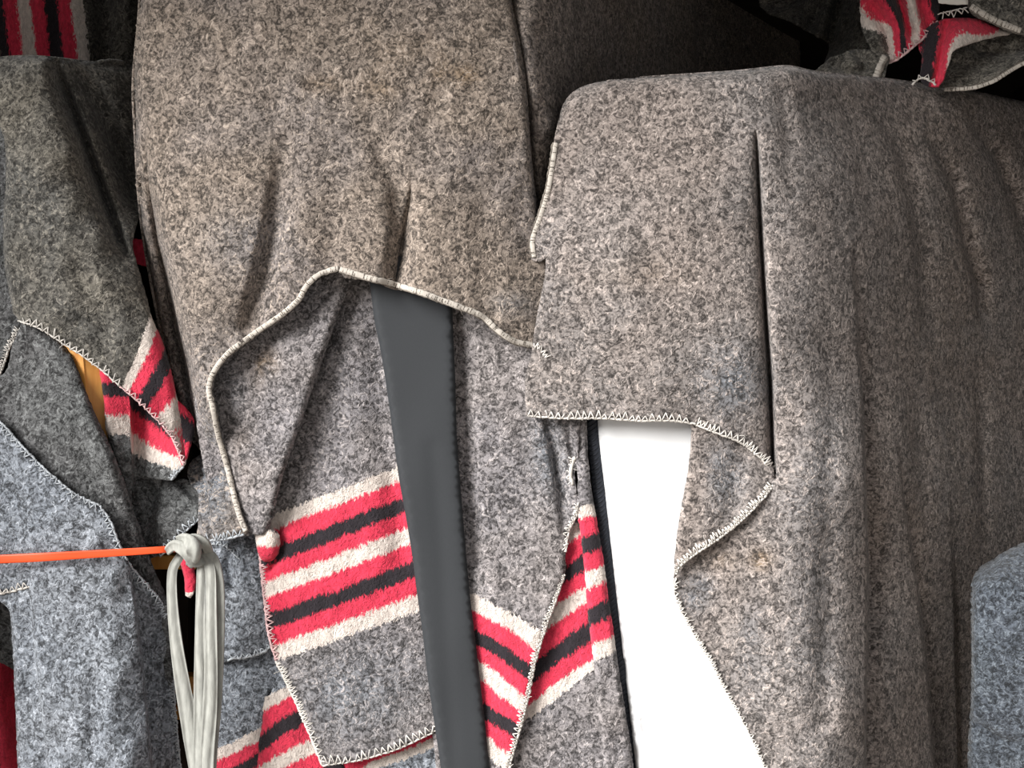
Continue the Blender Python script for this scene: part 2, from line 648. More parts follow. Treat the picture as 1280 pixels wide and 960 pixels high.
def ribbon(name, path, widths, mat, parent=None, flat=0.25, sides=30, step=5.0, folds=0, label=None):
    """flat webbing or cloth strap through picture points (px, py, depth mm)"""
    c = catmull([(p[0], p[1], p[2]) for p in path], step)
    w = np.interp(np.linspace(0, 1, len(c)), np.linspace(0, 1, len(widths)), widths)
    V, F = [], []
    pts = [Vector(W(p[0], p[1], p[2] / 1000)) for p in c]
    n = len(pts)
    for i, p in enumerate(pts):
        t = (pts[min(n - 1, i + 1)] - pts[max(0, i - 1)]).normalized()
        u = t.cross(Vector((0, 1, 0))).normalized()
        v = Vector((0, 1, 0))
        for k in range(sides):
            an = 2 * math.pi * k / sides
            ca, sa = math.cos(an), math.sin(an)
            hw = w[i] / 2000
            bulge = 0
            if folds and sa < 0:
                ph = ca * math.pi * folds + 0.9 * math.sin(i * 0.17 + folds * 3) + len(name)
                bulge = min(0.0014, 0.11 * hw) * (math.cos(ph) + 0.25 * math.cos(ph * 2.1 + i * 0.06))
            ex = math.copysign(abs(ca) ** 0.8, ca)
            ey = math.copysign(abs(sa) ** 0.5, sa)
            V.append(tuple(p + u * (ex * hw) + v * (ey * hw * flat + bulge * -1)))
    for i in range(n - 1):
        for k in range(sides):
            a = i * sides + k
            b = i * sides + (k + 1) % sides
            F.append((a, b, b + sides, a + sides))
    F.append(tuple(range(sides))[::-1])
    F.append(tuple((n - 1) * sides + k for k in range(sides)))
    me = bpy.data.meshes.new(name)
    me.from_pydata(V, [], F)
    ob = finish(name, me, mat, parent)
    if label and parent is not None:
        ob['label'] = label
    return ob


def box_mesh(name, lo, hi, mat, parent=None, bev=0.0, rot=None, piv=None):
    import bmesh
    bm = bmesh.new()
    bmesh.ops.create_cube(bm, size=1.0)
    for v in bm.verts:
        v.co = Vector([lo[i] + (v.co[i] + 0.5) * (hi[i] - lo[i]) for i in range(3)])
    if bev:
        bmesh.ops.bevel(bm, geom=bm.edges[:], offset=bev, segments=3, affect='EDGES', profile=0.5)
    if rot is not None:
        from mathutils import Matrix
        bmesh.ops.rotate(bm, verts=bm.verts, cent=piv, matrix=rot)
    me = bpy.data.meshes.new(name)
    bm.to_mesh(me)
    bm.free()
    return finish(name, me, mat, parent, smooth=False)


def empty(name, loc, label, cat, group=None):
    o = bpy.data.objects.new(name, None)
    COL.objects.link(o)
    o.location = loc
    return tag(o, label, cat, group)


# ------------------------------------------------------------------ the truck body around the stack
OPEN = -0.42
def struct(name, lo, hi, mat):
    return tag(box_mesh(name, lo, hi, mat), kind='structure')
struct('floor', (-1.25, OPEN, -0.05), (1.25, 3.3, 0.0), M_FLOOR)
struct('ceiling', (-1.25, OPEN, 1.93), (1.25, 3.3, 2.06), M_PANEL)
struct('wall_left', (-1.31, OPEN, -0.05), (-1.25, 3.3, 2.06), M_PANEL)
struct('wall_right', (1.25, OPEN, -0.05), (1.31, 3.3, 2.06), M_PANEL)
struct('wall_back', (-1.31, 3.3, -0.05), (1.31, 3.36, 2.06), M_PANEL)
struct('ground', (-14, -16, -0.85), (14, 8, -0.80), M_GROUND)

# ------------------------------------------------------------------ central blanket (hangs over a tall wardrobe)
A = Sheet(
    [(172, -130), (176, -60), (176, 0), (171, 35), (168, 100), (170, 165), (171, 215), (178, 280), (187, 340),
     (200, 405), (212, 455), (223, 505), (234, 535), (246, 558), (253, 567), (241, 574), (234, 588), (238, 604),
     (247, 615), (248, 640), (246, 677),
     (262, 676), (285, 673), (303, 669), (310, 663), (301, 640), (293, 610), (286, 580), (276, 545), (269, 510),
     (264, 486), (271, 464), (287, 444), (305, 430), (330, 412), (355, 395), (376, 376), (385, 360), (400, 346),
     (424, 338), (430, 347), (460, 351), (492, 359), (530, 371), (570, 386), (600, 398), (620, 416), (642, 430),
     (674, 437), (684, 436), (690, 380), (684, 310), (673, 270), (668, 230), (663, 180), (659, 120), (651, 60),
     (639, 0), (634, -60), (630, -130)],
    [(175, -130, 20), (175, 120, 25), (180, 300, 28), (205, 420, 36), (250, 565, 40), (260, 0, -8), (260, 200, -10),
     (260, 380, -14), (262, 520, 2), (250, 640, 14), (300, 660, 10), (400, 0, -16), (400, 180, -18), (400, 320, -16), (320, 400, -12),
     (540, 0, -18), (560, 200, -22), (560, 360, -20), (612, 0, -12), (630, 200, -10), (630, 380, -8),
     (680, 430, 14), (672, 320, 14), (640, 0, -4), (662, 180, -4)],
    [T_valley([(354, 165), (347, 225), (338, 285), (326, 345), (307, 410)], [0, 10, 20, 24, 16], 20, 9),
     T_valley([(270, 300), (286, 380), (288, 430)], [0, 6, 8], 22),
     T_valley([(440, 120), (470, 180), (496, 240), (500, 300), (490, 352)], [0, 9, 16, 20, 16], 16, 12),
     T_valley([(514, 215), (512, 250), (503, 300), (494, 356)], [0, 12, 18, 16], 9, 3, sharp=True),
     T_valley([(552, 40), (546, 110), (534, 170), (516, 225)], [0, 4, 5, 2], 22, 12),
     T_valley([(330, 60), (345, 130), (356, 170)], [0, 5, 3], 20),
     T_valley([(416, 200), (418, 270), (412, 330)], [0, 6, 5], 14),
     T_valley([(600, 200), (606, 300), (612, 395)], [0, 6, 6], 18),
     T_valley([(183, 160), (189, 230), (200, 300), (211, 345), (224, 410), (237, 470), (251, 560)], [4, 14, 24, 30, 34, 34, 20], 6, 6),
     T_step([(183, 170), (189, 230), (200, 300), (211, 345), (224, 410), (237, 470), (251, 560)], [4, 20, 50, 64, 70, 70, 40], 90, 1),
     T_round([(172, -130), (176, 0), (168, 100), (170, 165), (178, 280), (195, 395), (220, 505), (246, 556)], 14, 26),
     T_round([(630, -130), (639, 0), (651, 60), (659, 120), (663, 180), (668, 230), (673, 270)], 8, 16)],
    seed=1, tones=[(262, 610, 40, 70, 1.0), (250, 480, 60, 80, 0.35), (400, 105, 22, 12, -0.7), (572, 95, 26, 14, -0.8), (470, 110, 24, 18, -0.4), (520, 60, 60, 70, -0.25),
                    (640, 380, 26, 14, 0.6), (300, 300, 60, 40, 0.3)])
a_blanket = cloth('moving_blanket', [A], W_WARM,
                  'large warm grey blanket with a scalloped white edge arching over the dark band',
                  backs=[(0, [(630, -130), (639, 0), (651, 60), (659, 120), (663, 180), (668, 230), (673, 270)], 0.02, 0.0),
                         (0, [(172, -130), (176, 0), (168, 100), (170, 165), (178, 280), (200, 405), (223, 505)], 0.04, 0.0)])
hem(a_blanket, A, [(310, 663), (301, 640), (293, 610), (286, 580), (276, 545), (269, 510), (264, 486), (271, 464),
                   (287, 444), (305, 430), (330, 412), (355, 395), (376, 376), (385, 360), (400, 346), (424, 338)],
    inward=-1, ln=6.5, pitch=3.6, cord=0.8, style='band')
hem(a_blanket, A, [(424, 340), (460, 351), (492, 359), (530, 371), (570, 386), (600, 398), (620, 416), (642, 430), (674, 437)],
    inward=-1, ln=7.5, pitch=3.6, cord=0.8, style='band', seed=5)
hem(a_blanket, A, [(246, 677), (262, 676), (285, 673), (305, 668)], M_THREAD_B, inward=-1, ln=9, cord=1.6)

# inner turned-under layer left of the band
T = Sheet(
    [(445, 330), (438, 352), (420, 402), (400, 460), (381, 515), (362, 570), (349, 612), (340, 650), (330, 667),
     (318, 668), (300, 670), (270, 640), (250, 560), (245, 480), (270, 420), (340, 370), (400, 325)],
    [(430, 340, 14), (400, 420, 8), (360, 520, 6), (330, 640, 6), (300, 480, 16), (285, 450, 20), (290, 560, 20), (300, 660, 20)],
    [T_round([(438, 345), (420, 402), (400, 460), (381, 515), (362, 570), (349, 612), (335, 665)], 11, 14),
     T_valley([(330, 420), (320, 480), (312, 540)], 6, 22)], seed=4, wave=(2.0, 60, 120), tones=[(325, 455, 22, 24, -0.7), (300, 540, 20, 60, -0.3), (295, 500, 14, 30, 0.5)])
t_blanket = cloth('moving_blanket', [T], W_TAUPE,
                  'triangular taupe blanket flap hanging just left of the dark band below the scalloped edge')

# ------------------------------------------------------------------ dark charcoal band
BL = [(458, 320), (463, 360), (468, 400), (476, 440), (484, 490), (492, 550), (499, 600), (508, 650), (516, 700), (521, 740),
      (528, 790), (535, 850), (543, 905), (551, 960), (566, 1090)]
BR = [(563, 320), (565, 360), (566, 400), (569, 470), (571, 540), (575, 600), (580, 660), (587, 740), (593, 790), (600, 850),
      (607, 910), (612, 960), (626, 1090)]
S_ = Sheet(BL + BR[::-1], [(480, 340, 10), (560, 340, 8), (530, 600, 10), (500, 500, 11), (560, 900, 14), (600, 900, 14), (590, 1080, 16)],
           [T_round(BL, 6, 3), T_round(BR, 6, 3), T_valley([(540, 560), (552, 700), (566, 960)], 1.2, 10)], wave=(0.8, 120, 300), jit=0.05, seed=9, res=7, fine=False)
cloth('elastic_band', [S_], M_BAND, 'wide flat charcoal band running down through the middle between the striped blankets', thick=0.005, cat='band')

# ------------------------------------------------------------------ striped blanket left of the band
B_ = Sheet(
    [(520, 335), (470, 335), (430, 345), (400, 420), (350, 560), (318, 640), (322, 668), (326, 700), (330, 745), (335, 790), (345, 826),
     (365, 868), (385, 913), (403, 957), (450, 950), (500, 935), (545, 914), (600, 900), (590, 780), (560, 600), (545, 450)],
    [(440, 360, 34), (350, 600, 38), (330, 700, 24), (345, 826, 22), (400, 940, 20), (450, 500, 30), (440, 700, 24),
     (440, 850, 22), (540, 700, 34), (540, 450, 34), (590, 900, 34), (500, 920, 26)],
    [T_valley([(348, 660), (352, 690), (338, 712)], 7, 4, 5), T_round([(322, 668), (330, 745), (345, 826), (403, 957)], 8, 5),
     T_valley([(345, 560), (380, 480), (420, 380)], 10, 14), T_valley([(470, 420), (485, 560), (505, 700)], 8, 16)],
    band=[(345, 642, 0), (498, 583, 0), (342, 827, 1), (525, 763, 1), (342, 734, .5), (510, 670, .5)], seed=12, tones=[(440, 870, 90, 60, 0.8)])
curl = Sheet([(318, 664), (333, 662), (346, 664), (350, 678), (348, 692), (338, 702), (327, 700), (321, 685)],
             [(320, 670, 18), (335, 664, 14), (350, 680, 16), (325, 700, 20), (336, 682, 10)],
             [T_round([(346, 664), (350, 678), (348, 692), (338, 702)], 8, 8)],
             band=[(320, 664, 0), (346, 664, 0.0), (322, 684, .105), (348, 682, .105), (336, 702, .2)], seed=13, res=4, wave=None)
b_blanket = cloth('moving_blanket', [B_, curl], W_TAUPE,
                  'grey blanket with red, black and white stripes directly left of the charcoal band')
hem(b_blanket, B_, [(324, 690), (330, 745), (335, 790), (345, 826)], M_THREAD_R, inward=-1, ln=8, seed=4)
hem(b_blanket, B_, [(345, 826), (365, 868), (385, 913), (403, 957)], inward=-1, ln=8, seed=5)
hem(b_blanket, B_, [(403, 957), (450, 950), (500, 935), (545, 914), (560, 909)], inward=-1, ln=11, pitch=8, cord=1.2, seed=6)

# ------------------------------------------------------------------ striped blanket right of the band
G_ = Sheet(
    [(500, 340), (600, 350), (690, 400), (724, 505), (724, 545), (722, 570), (718, 598), (722, 622), (721, 642), (711, 664), (707, 690),
     (706, 718), (691, 760), (678, 797), (668, 832), (660, 872), (650, 912), (636, 962), (618, 1090), (560, 1090), (545, 960), (520, 700), (500, 500)],
    [(520, 360, 28), (680, 420, 16), (560, 600, 28), (620, 600, 18), (690, 600, 16), (720, 560, 12), (706, 700, 12),
     (640, 760, 12), (600, 850, 22), (665, 830, 8), (630, 950, 16), (600, 1080, 26), (660, 500, 14)],
    [T_valley([(683, 530), (692, 570), (700, 620), (705, 665)], [10, 15, 15, 6], 10, 4),
     T_valley([(706, 525), (712, 550), (716, 580)], [4, 8, 8], 4, 4),
     T_valley([(575, 420), (585, 560), (596, 700)], 7, 10),
     T_valley([(640, 560), (650, 640), (662, 720)], [0, 5, 0], 18),
     T_round([(711, 664), (706, 718), (691, 760), (678, 797), (668, 832), (660, 872), (636, 962)], 8, 5)],
    band=[(587, 739, 0), (677, 788, 0), (587, 762, .105), (668, 811, .105), (594, 797, .28), (658, 837, .28),
          (598, 835, .5), (648, 877, .5), (604, 889, .725), (640, 909, .725), (608, 922, .895), (633, 941, .895), (560, 560, -1.1), (690, 560, -1.3),
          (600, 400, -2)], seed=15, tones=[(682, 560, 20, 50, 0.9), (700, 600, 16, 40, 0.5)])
g_blanket = cloth('moving_blanket', [G_], W_TAUPE,
                  'taupe blanket with slanting red and black stripes directly right of the charcoal band')
hem(g_blanket, G_, [(706, 718), (691, 760), (678, 797), (668, 832), (660, 872), (650, 912), (636, 962), (626, 1020)], inward=1, ln=7, pitch=4, cord=1.6, seed=7)
hem(g_blanket, G_, [(719, 572), (713, 590), (716, 606)], inward=1, ln=7, cord=2.6, seed=8)
hem(g_blanket, G_, [(723, 628), (720, 645), (711, 664), (707, 690)], inward=1, ln=6, cord=1.6, seed=9)

# ------------------------------------------------------------------ striped blanket beside the white mattress
C1 = Sheet([(706, 648), (722, 640), (734, 655), (742, 720), (750, 850), (760, 960), (770, 1090), (570, 1090), (612, 960), (640, 880),
            (660, 800), (682, 740), (698, 690)],
           [(715, 650, 27), (740, 700, 23), (700, 700, 27), (660, 860, 26), (740, 850, 20), (600, 1080, 34), (760, 1080, 22)],
           band=[(720, 663, .055), (722, 708, .28), (722, 750, .5), (690, 770, .5), (725, 796, .725), (683, 828, .725),
                 (725, 842, .945), (662, 889, .945), (742, 832, .945), (740, 838, 1.0), (660, 905, 1.04), (700, 960, 1.6), (700, 600, -.4)], seed=20)
C2 = Sheet([(708, 505), (733, 505), (734, 540), (736, 580), (740, 615), (746, 650), (753, 690), (760, 740), (767, 790), (774, 840), (782, 890),
            (789, 935), (793, 970), (806, 1090), (762, 1090), (754, 960), (746, 870), (741, 820), (735, 770), (731, 720), (726, 670),
            (722, 640), (722, 600), (718, 560), (712, 525)],
           [(722, 520, 17), (735, 560, 14), (728, 640, 12), (735, 720, 10), (750, 700, 12), (760, 800, 10), (745, 850, 9), (770, 1000, 10), (800, 1080, 12), (765, 930, 8)],
           [T_round([(734, 540), (740, 615), (753, 690), (767, 790), (782, 890), (793, 970), (806, 1090)], 7, 6),
            T_round([(754, 960), (746, 870), (741, 820), (735, 770), (726, 670), (722, 600), (712, 525)], 5, 4)],
           band=[(733, 638, .055), (740, 679, .28), (756, 674, .28), (745, 721, .5), (752, 765, .725), (766, 757, .725), (758, 809, .945), (770, 803, .945),
                 (755, 833, 1.07), (730, 600, -.3), (770, 900, 1.5)], seed=21, wave=(1, 60, 100))
c_blanket = cloth('moving_blanket', [C1, C2], W_TAUPE,
                  'grey blanket whose folded stripes look chequered, touching the white mattress binding')

# ------------------------------------------------------------------ white mattress with dark ribbed binding
mt = empty('mattress', W(850, 1080, 0.1), 'white mattress standing on edge with a narrow dark ribbed binding', 'mattress')
ML = [(744, 400), (747, 525), (757, 620), (768, 720), (778, 810), (786, 880), (795, 962), (808, 1090)]
Mf = Sheet(ML + [(1000, 1090), (984, 950), (960, 700), (930, 400)],
           [(760, 450, 21), (800, 600, 19), (850, 700, 18), (830, 900, 18), (950, 950, 19), (920, 420, 20), (990, 1080, 20)],
           [T_round(ML, 16, 10), T_valley([(780, 830), (806, 880), (808, 960), (815, 1050)], 5, 7),
            T_valley([(800, 900), (830, 940), (850, 1000)], 3, 6)], jit=0.0, seed=25, res=8, fine=False, wave=(1.0, 200, 300))
cloth('cover', [Mf], M_WHITE, None, thick=0.12, parent=mt)
# binding: flat tape with slanting ribs
V, F = [], []
c = catmull(ML, 3.0)
pb = [W(p[0] - 7, p[1], 0.031) for p in c]
tube_data(V, F, pb, 0.0085, 10, 0.35)
for i in range(0, len(c) - 4, 2):
    a = W(c[i][0] - 14, c[i][1] + 5, 0.0282)
    b = W(c[i + 1][0] - 7, c[i + 1][1] - 2, 0.0268)
    d = W(c[i + 1][0] - 1, c[i + 1][1] - 8, 0.0295)
    tube_data(V, F, [a, b, d], 0.0010, 4)
me = bpy.data.meshes.new('binding')
me.from_pydata(V, [], F)
tag(finish('binding', me, M_BIND, mt), 'dark navy ribbed edge binding')

# ------------------------------------------------------------------ big blanket on the right, pleated at its lower corner
CR = [(945, 168), (947, 205), (951, 290), (957, 390), (963, 480), (967, 592)]
TOPD = [(700, 147), (706, 127), (722, 111), (750, 102), (800, 97), (860, 93), (920, 89), (965, 84), (988, 83), (1020, 90), (1060, 94),
        (1110, 99), (1160, 106), (1220, 114), (1280, 127), (1400, 158)]
EDGE_D = [(843, 742), (850, 762), (868, 795), (888, 828), (905, 862), (925, 897), (942, 930), (955, 962)]
D = Sheet(
    [(692, 178), (698, 150)] + TOPD[1:] + [(1400, 1090), (985, 1090)] + EDGE_D[::-1] +
    [(844, 722), (852, 704), (880, 672), (920, 640), (958, 612), (966, 592), (950, 572), (925, 553), (900, 543), (870, 531), (840, 526),
     (800, 526), (750, 523), (700, 523), (660, 520), (657, 510), (657, 470), (664, 445), (667, 420), (674, 380), (681, 345), (682, 322),
     (675, 327), (664, 323), (662, 300), (671, 272), (681, 240), (687, 205)],
    [(700, 150, 4), (690, 200, 8), (670, 310, 8), (665, 430, 0), (660, 510, -6), (760, 110, 0), (760, 300, -20), (760, 510, -14),
     (880, 100, -4), (870, 300, -24), (870, 500, -18), (940, 110, -8), (935, 300, -14), (940, 500, -12), (965, 590, -6), (985, 90, 4),
     (1000, 200, 2), (1030, 130, 56), (1030, 220, 22), (1000, 400, -14), (1000, 600, -16), (1000, 800, -16), (1000, 1000, -14), (880, 690, 8), (850, 740, 6), (920, 840, 0), (960, 950, -4),
     (940, 660, 2), (1060, 110, 110), (1060, 300, 46), (1060, 600, -2), (1060, 900, -6), (1120, 120, 200), (1120, 400, 130), (1110, 700, 90), (1110, 1000, 80),
     (1200, 130, 290), (1200, 500, 280), (1180, 900, 230), (1280, 140, 440), (1280, 500, 430), (1280, 1000, 410), (1400, 170, 640), (1400, 1000, 620)],
    [T_valley(CR, [10, 46, 64, 74, 78, 60], 2.0, 2.0, sharp=True),
     T_step(CR, [0, 8, 14, 18, 20, 14], 14, 1),
     T_round([(698, 150)] + TOPD[1:], 22, 26),
     T_step([(1062, 300), (1070, 400), (1076, 500), (1080, 600), (1083, 700), (1083, 800), (1080, 900), (1080, 1090)], [0, 24, 44, 58, 66, 66, 60, 56], 30, -1),
     T_valley([(1030, 330), (1040, 500), (1035, 700), (1030, 900)], [0, 5, 9, 9], 16),
     T_step([(1118, 540), (1130, 640), (1146, 740), (1158, 850), (1166, 960), (1170, 1090)], [0, 20, 34, 40, 40, 40], 30, -1),
     T_step([(1185, 600), (1192, 760), (1198, 1000)], [0, 16, 20], 26, -1),
     T_valley([(1160, 170), (1190, 230), (1205, 300), (1222, 360), (1226, 400)], [8, 34, 40, 44, 12], 14, 4),
     T_valley([(1215, 150), (1245, 200), (1275, 270), (1290, 330)], [8, 34, 34, 14], 12, 6),
     T_valley([(1090, 130), (1130, 200), (1150, 300), (1158, 420)], [5, 18, 18, 8], 16, 8),
     T_valley([(1040, 110), (1075, 170), (1090, 260)], [3, 6, 2], 14),
     T_valley([(975, 110), (985, 170), (988, 240)], [6, 8, 2], 10),
     T_valley([(1225, 440), (1228, 560), (1232, 680)], [0, 16, 4], 8), T_valley([(1140, 430), (1150, 560), (1156, 660)], [0, 14, 4], 12),
     T_valley([(800, 330), (860, 420), (872, 520)], [0, 5, 5], 24),
     T_valley([(720, 420), (770, 440), (830, 400)], [0, 4, 0], 16),
     T_valley([(735, 368), (739, 384), (744, 393)], [2, 5, 2], 2.2, 2.2, sharp=True)],
    seed=30, wave=(2.4, 90, 150),
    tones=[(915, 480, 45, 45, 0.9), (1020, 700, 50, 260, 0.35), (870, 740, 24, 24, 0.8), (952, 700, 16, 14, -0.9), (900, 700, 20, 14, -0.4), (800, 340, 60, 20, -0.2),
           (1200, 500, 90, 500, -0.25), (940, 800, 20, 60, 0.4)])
D2 = Sheet([(862, 515), (960, 575), (968, 600), (955, 622), (930, 648), (900, 672), (870, 692), (850, 708), (845, 718), (842, 722),
            (843, 700), (846, 670), (852, 630), (860, 585), (864, 540)],
           [(870, 540, -4), (950, 590, 2), (860, 640, -8), (848, 700, -6), (900, 660, -8), (940, 630, -8), (905, 600, -5)],
           [T_round([(843, 715), (846, 670), (852, 630), (860, 585), (864, 540)], 9, 8),
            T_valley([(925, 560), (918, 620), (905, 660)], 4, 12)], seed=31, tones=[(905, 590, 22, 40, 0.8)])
d_blanket = cloth('moving_blanket', [D, D2], W_ROSE,
                  'big warm grey blanket over the rounded load, pleated corner hanging over the white mattress',
                  backs=[(0, TOPD[4:14], 0.10, 0.012)])
hem(d_blanket, D, [(966, 592), (950, 572), (925, 553), (900, 543), (870, 531)], inward=1, ln=9, cord=1.4, seed=10)
hem(d_blanket, D, [(870, 530), (840, 526), (800, 526), (750, 523), (700, 523), (660, 520)], inward=1, ln=9, pitch=4.6, cord=1.4, seed=11)
hem(d_blanket, D2, [(967, 606), (955, 622), (930, 648), (900, 672), (870, 692), (850, 708), (845, 718)], inward=1, ln=9, pitch=3.8, cord=1.6, seed=12)
hem(d_blanket, D, [(845, 722), (843, 742), (850, 762), (868, 795), (888, 828), (905, 862), (925, 897), (942, 930), (955, 962), (968, 1010)], inward=-1, ln=6, pitch=4.2, cord=1.4, seed=13)
hem(d_blanket, D, [(691, 178), (687, 205), (681, 240), (671, 272), (662, 300), (664, 322)], inward=-1, ln=7, pitch=6, cord=1.2, style='band', seed=14, rad=0.6)
hem(d_blanket, D, [(664, 432), (674, 437), (684, 448)], inward=-1, ln=6, cord=0, seed=15)

# ------------------------------------------------------------------ dark receding blanket behind, right of the crease
K = Sheet([(640, -130), (634, -60), (636, 0), (644, 60), (652, 120), (656, 200), (660, 280), (668, 350), (690, 350), (700, 200), (730, 125), (800, 112),
           (868, 108), (1000, 104), (1000, -130)],
          [(640, -100, 8), (642, 0, 6), (656, 150, 12), (664, 250, 26), (680, 340, 40), (668, 0, 10), (672, 120, 10), (700, 0, 60), (690, 160, 34), (760, 0, 230), (760, 110, 250), (866, -100, 620), (866, 100, 600),
           (820, 60, 440), (985, -100, 1000), (985, 90, 1000)],
          [T_step([(868, -140), (867, 0), (868, 120)], 60, 60, -1), T_valley([(634, -130), (639, 0), (651, 60), (659, 120), (663, 180), (668, 230), (673, 270), (676, 340)], 30, 4, 4, sharp=True)], seed=40)
cloth('moving_blanket', [K], W_WARM, 'shadowed brown grey blanket receding into the dark above the rounded load')

# ------------------------------------------------------------------ left blanket with the striped corner
E = Sheet(
    [(-34, 76), (0, 72), (35, 70), (66, 72), (100, 76), (168, 84), (180, 150), (182, 240), (170, 285), (166, 305), (173, 335), (183, 370), (190, 396),
     (205, 432), (218, 480), (228, 540), (232, 574), (229, 582), (218, 552), (203, 532), (176, 505), (150, 483), (125, 461), (100, 443), (78, 429),
     (50, 411), (23, 401), (12, 370), (5, 325), (4, 270), (7, 222), (4, 170), (-16, 130), (-36, 100)],
    [(0, 80, 30), (60, 76, 24), (20, 200, 8), (60, 150, 8), (10, 350, 16), (90, 200, 10), (100, 320, -4), (60, 400, 0), (130, 300, 12), (150, 400, 6),
     (125, 455, 4), (185, 400, 20), (200, 480, 14), (228, 570, 18), (100, 90, 70), (160, 100, 130), (165, 200, 130), (172, 270, 90), (-100, 80, 50)],
    [T_valley([(72, 82), (88, 122), (108, 175), (131, 240), (152, 300), (166, 330)], [24, 50, 60, 56, 36, 6], 4, 12),
     T_valley([(96, 84), (125, 130), (152, 185), (170, 235)], [10, 34, 50, 40], 10, 20),
     T_round([(0, 72), (35, 70), (66, 72), (168, 84)], 12, 16),
     T_valley([(20, 200), (50, 260), (60, 340)], [0, 7, 3], 20),
     T_valley([(70, 260), (100, 340), (130, 420)], [0, 7, 5], 16),
     T_round([(4, 170), (7, 222), (4, 270), (5, 325), (12, 370), (23, 401)], 8, 14),
     T_round([(166, 305), (183, 370), (205, 432), (218, 480), (232, 574)], 12, 12)],
    band=[(188, 391, 0), (152, 485, 0), (200, 425, .165), (165, 492, .165), (207, 452, .28), (180, 500, .28), (213, 485, .39), (190, 515, .39),
          (222, 512, .5), (202, 531, .5), (232, 560, .57), (150, 380, -.35), (60, 300, -1.2), (100, 150, -1.2)], seed=50, wave=(2.4, 60, 120))
E.B = np.minimum(E.B, 0.585)
e_blanket = cloth('moving_blanket', [E], W_OLIVE,
                  'olive grey blanket at left whose lower corner shows slanted red and white stripes',
                  backs=[(0, [(-34, 76), (0, 72), (35, 70), (66, 72), (100, 76), (168, 84)], 0.16, 0.01)])
hem(e_blanket, E, [(23, 401), (50, 411), (78, 429), (100, 443), (125, 461), (150, 483)], inward=-1, ln=8, pitch=5, cord=1.2, seed=16)
hem(e_blanket, E, [(150, 483), (176, 505), (203, 532)], M_THREAD_R, inward=-1, ln=7, pitch=6, cord=1.0, seed=17)
hem(e_blanket, E, [(203, 532), (218, 552), (229, 582)], M_THREAD_R, inward=-1, ln=5, pitch=6, cord=1.2, seed=18)

E2 = Sheet([(118, 440), (180, 470), (240, 520), (236, 560), (229, 582), (222, 590), (214, 600), (190, 598), (168, 597), (164, 620), (163, 640), (152, 610), (143, 575),
            (133, 540), (130, 505), (124, 462)],
           [(130, 470, 30), (140, 540, 28), (158, 560, 32), (165, 600, 40), (175, 530, 46), (215, 570, 36), (228, 580, 30), (230, 530, 44), (150, 600, 36)],
           [T_step([(163, 480), (164, 540), (165, 610)], 22, 40, -1), T_round([(124, 462), (130, 505), (133, 540), (152, 610)], 6, 6)],
           band=[(168, 543, .895), (220, 571, .895), (168, 568, 1.0), (216, 585, 1.0), (168, 515, .78), (215, 552, .8), (165, 480, .66), (230, 520, .67)], seed=52, wave=(1, 60, 60))
ey = E2.V[:, 1] + (E2.V[:, 0] - 145) * -0.05
E2.B = np.where(E2.V[:, 0] < 163, np.interp(ey, [455, 468, 479, 496, 519, 543, 560], [.5, .62, .67, .78, .895, 1.0, 1.1]), E2.B)
e2 = cloth('moving_blanket', [E2], W_MID,
           'striped red, cream and grey blanket end just right of the honey coloured wood')
hem(e2, E2, [(229, 583), (222, 590), (214, 600)], M_THREAD_B, inward=1, ln=5, seed=19)

# pale scrap of blanket at the very left edge
L0 = Sheet([(-140, 60), (30, 90), (40, 300), (34, 395), (22, 416), (10, 440), (0, 468), (-20, 500), (-140, 520)],
           [(-100, 100, 70), (20, 150, 60), (20, 380, 48), (0, 440, 34), (-100, 480, 50), (-20, 300, 46)],
           [T_round([(34, 395), (22, 416), (10, 440), (0, 468)], 8, 4)], seed=54)
l0 = cloth('moving_blanket', [L0], W_MID, 'sliver of grey blanket with frayed pale edge at the far left, halfway up')
hem(l0, L0, [(26, 410), (18, 424), (10, 440), (0, 468), (-20, 500)], inward=1, ln=9, pitch=3.6, seed=20)

# ------------------------------------------------------------------ honey wood chest behind the left blankets
chest = empty('wooden_chest', (-0.50, 0.16, 0.0), 'honey coloured wooden furniture frame peeping out between the left blankets', 'furniture')
def prism(name, quads, parent, mat):
    V = [W(x, y, Y / 1000) for x, y, Y in quads]
    n = len(V) // 2
    F = [(i, i + 1, n + i + 1, n + i) for i in range(n - 1)]
    me = bpy.data.meshes.new(name)
    me.from_pydata(V, [], F)
    o = finish(name, me, mat, parent, smooth=False)
    return o
# corner post: front face, chamfer and side, a closed five-sided section
post = [(66, 380, 24), (98, 380, 22), (126, 380, 34), (126, 380, 80), (60, 380, 80), (66, 380, 24),
        (104, 1000, 76), (152, 1000, 72), (172, 1000, 88), (172, 1000, 130), (98, 1000, 130), (104, 1000, 76)]
prism('post', post, chest, M_WOOD)
for nm, y0, y1, x0, x1, Yf in (('rail', 694, 712, 130, 245, 100), ('rail', 846, 868, 130, 245, 104), ('rail', 884, 900, 130, 245, 108)):
    a = W(x0, y1, Yf / 1000)
    b = W(x1, y0, Yf / 1000)
    box_mesh(nm, (a[0], a[1], a[2]), (b[0], b[1] + 0.03, b[2]), M_WOOD, chest, bev=0.002)
a = W(60, 1150, 0.15)
b = W(235, 400, 0.15)
box_mesh('back_panel', (a[0], 0.15, a[2]), (b[0], 0.17, b[2]), M_DARKWOOD, chest)
for x in (75, 225):
    a = W(x, 1150, 0.16)
    box_mesh('leg', (a[0] - .02, 0.14, 0.0), (a[0] + .02, 0.18, a[2] + .03), M_WOOD, chest)

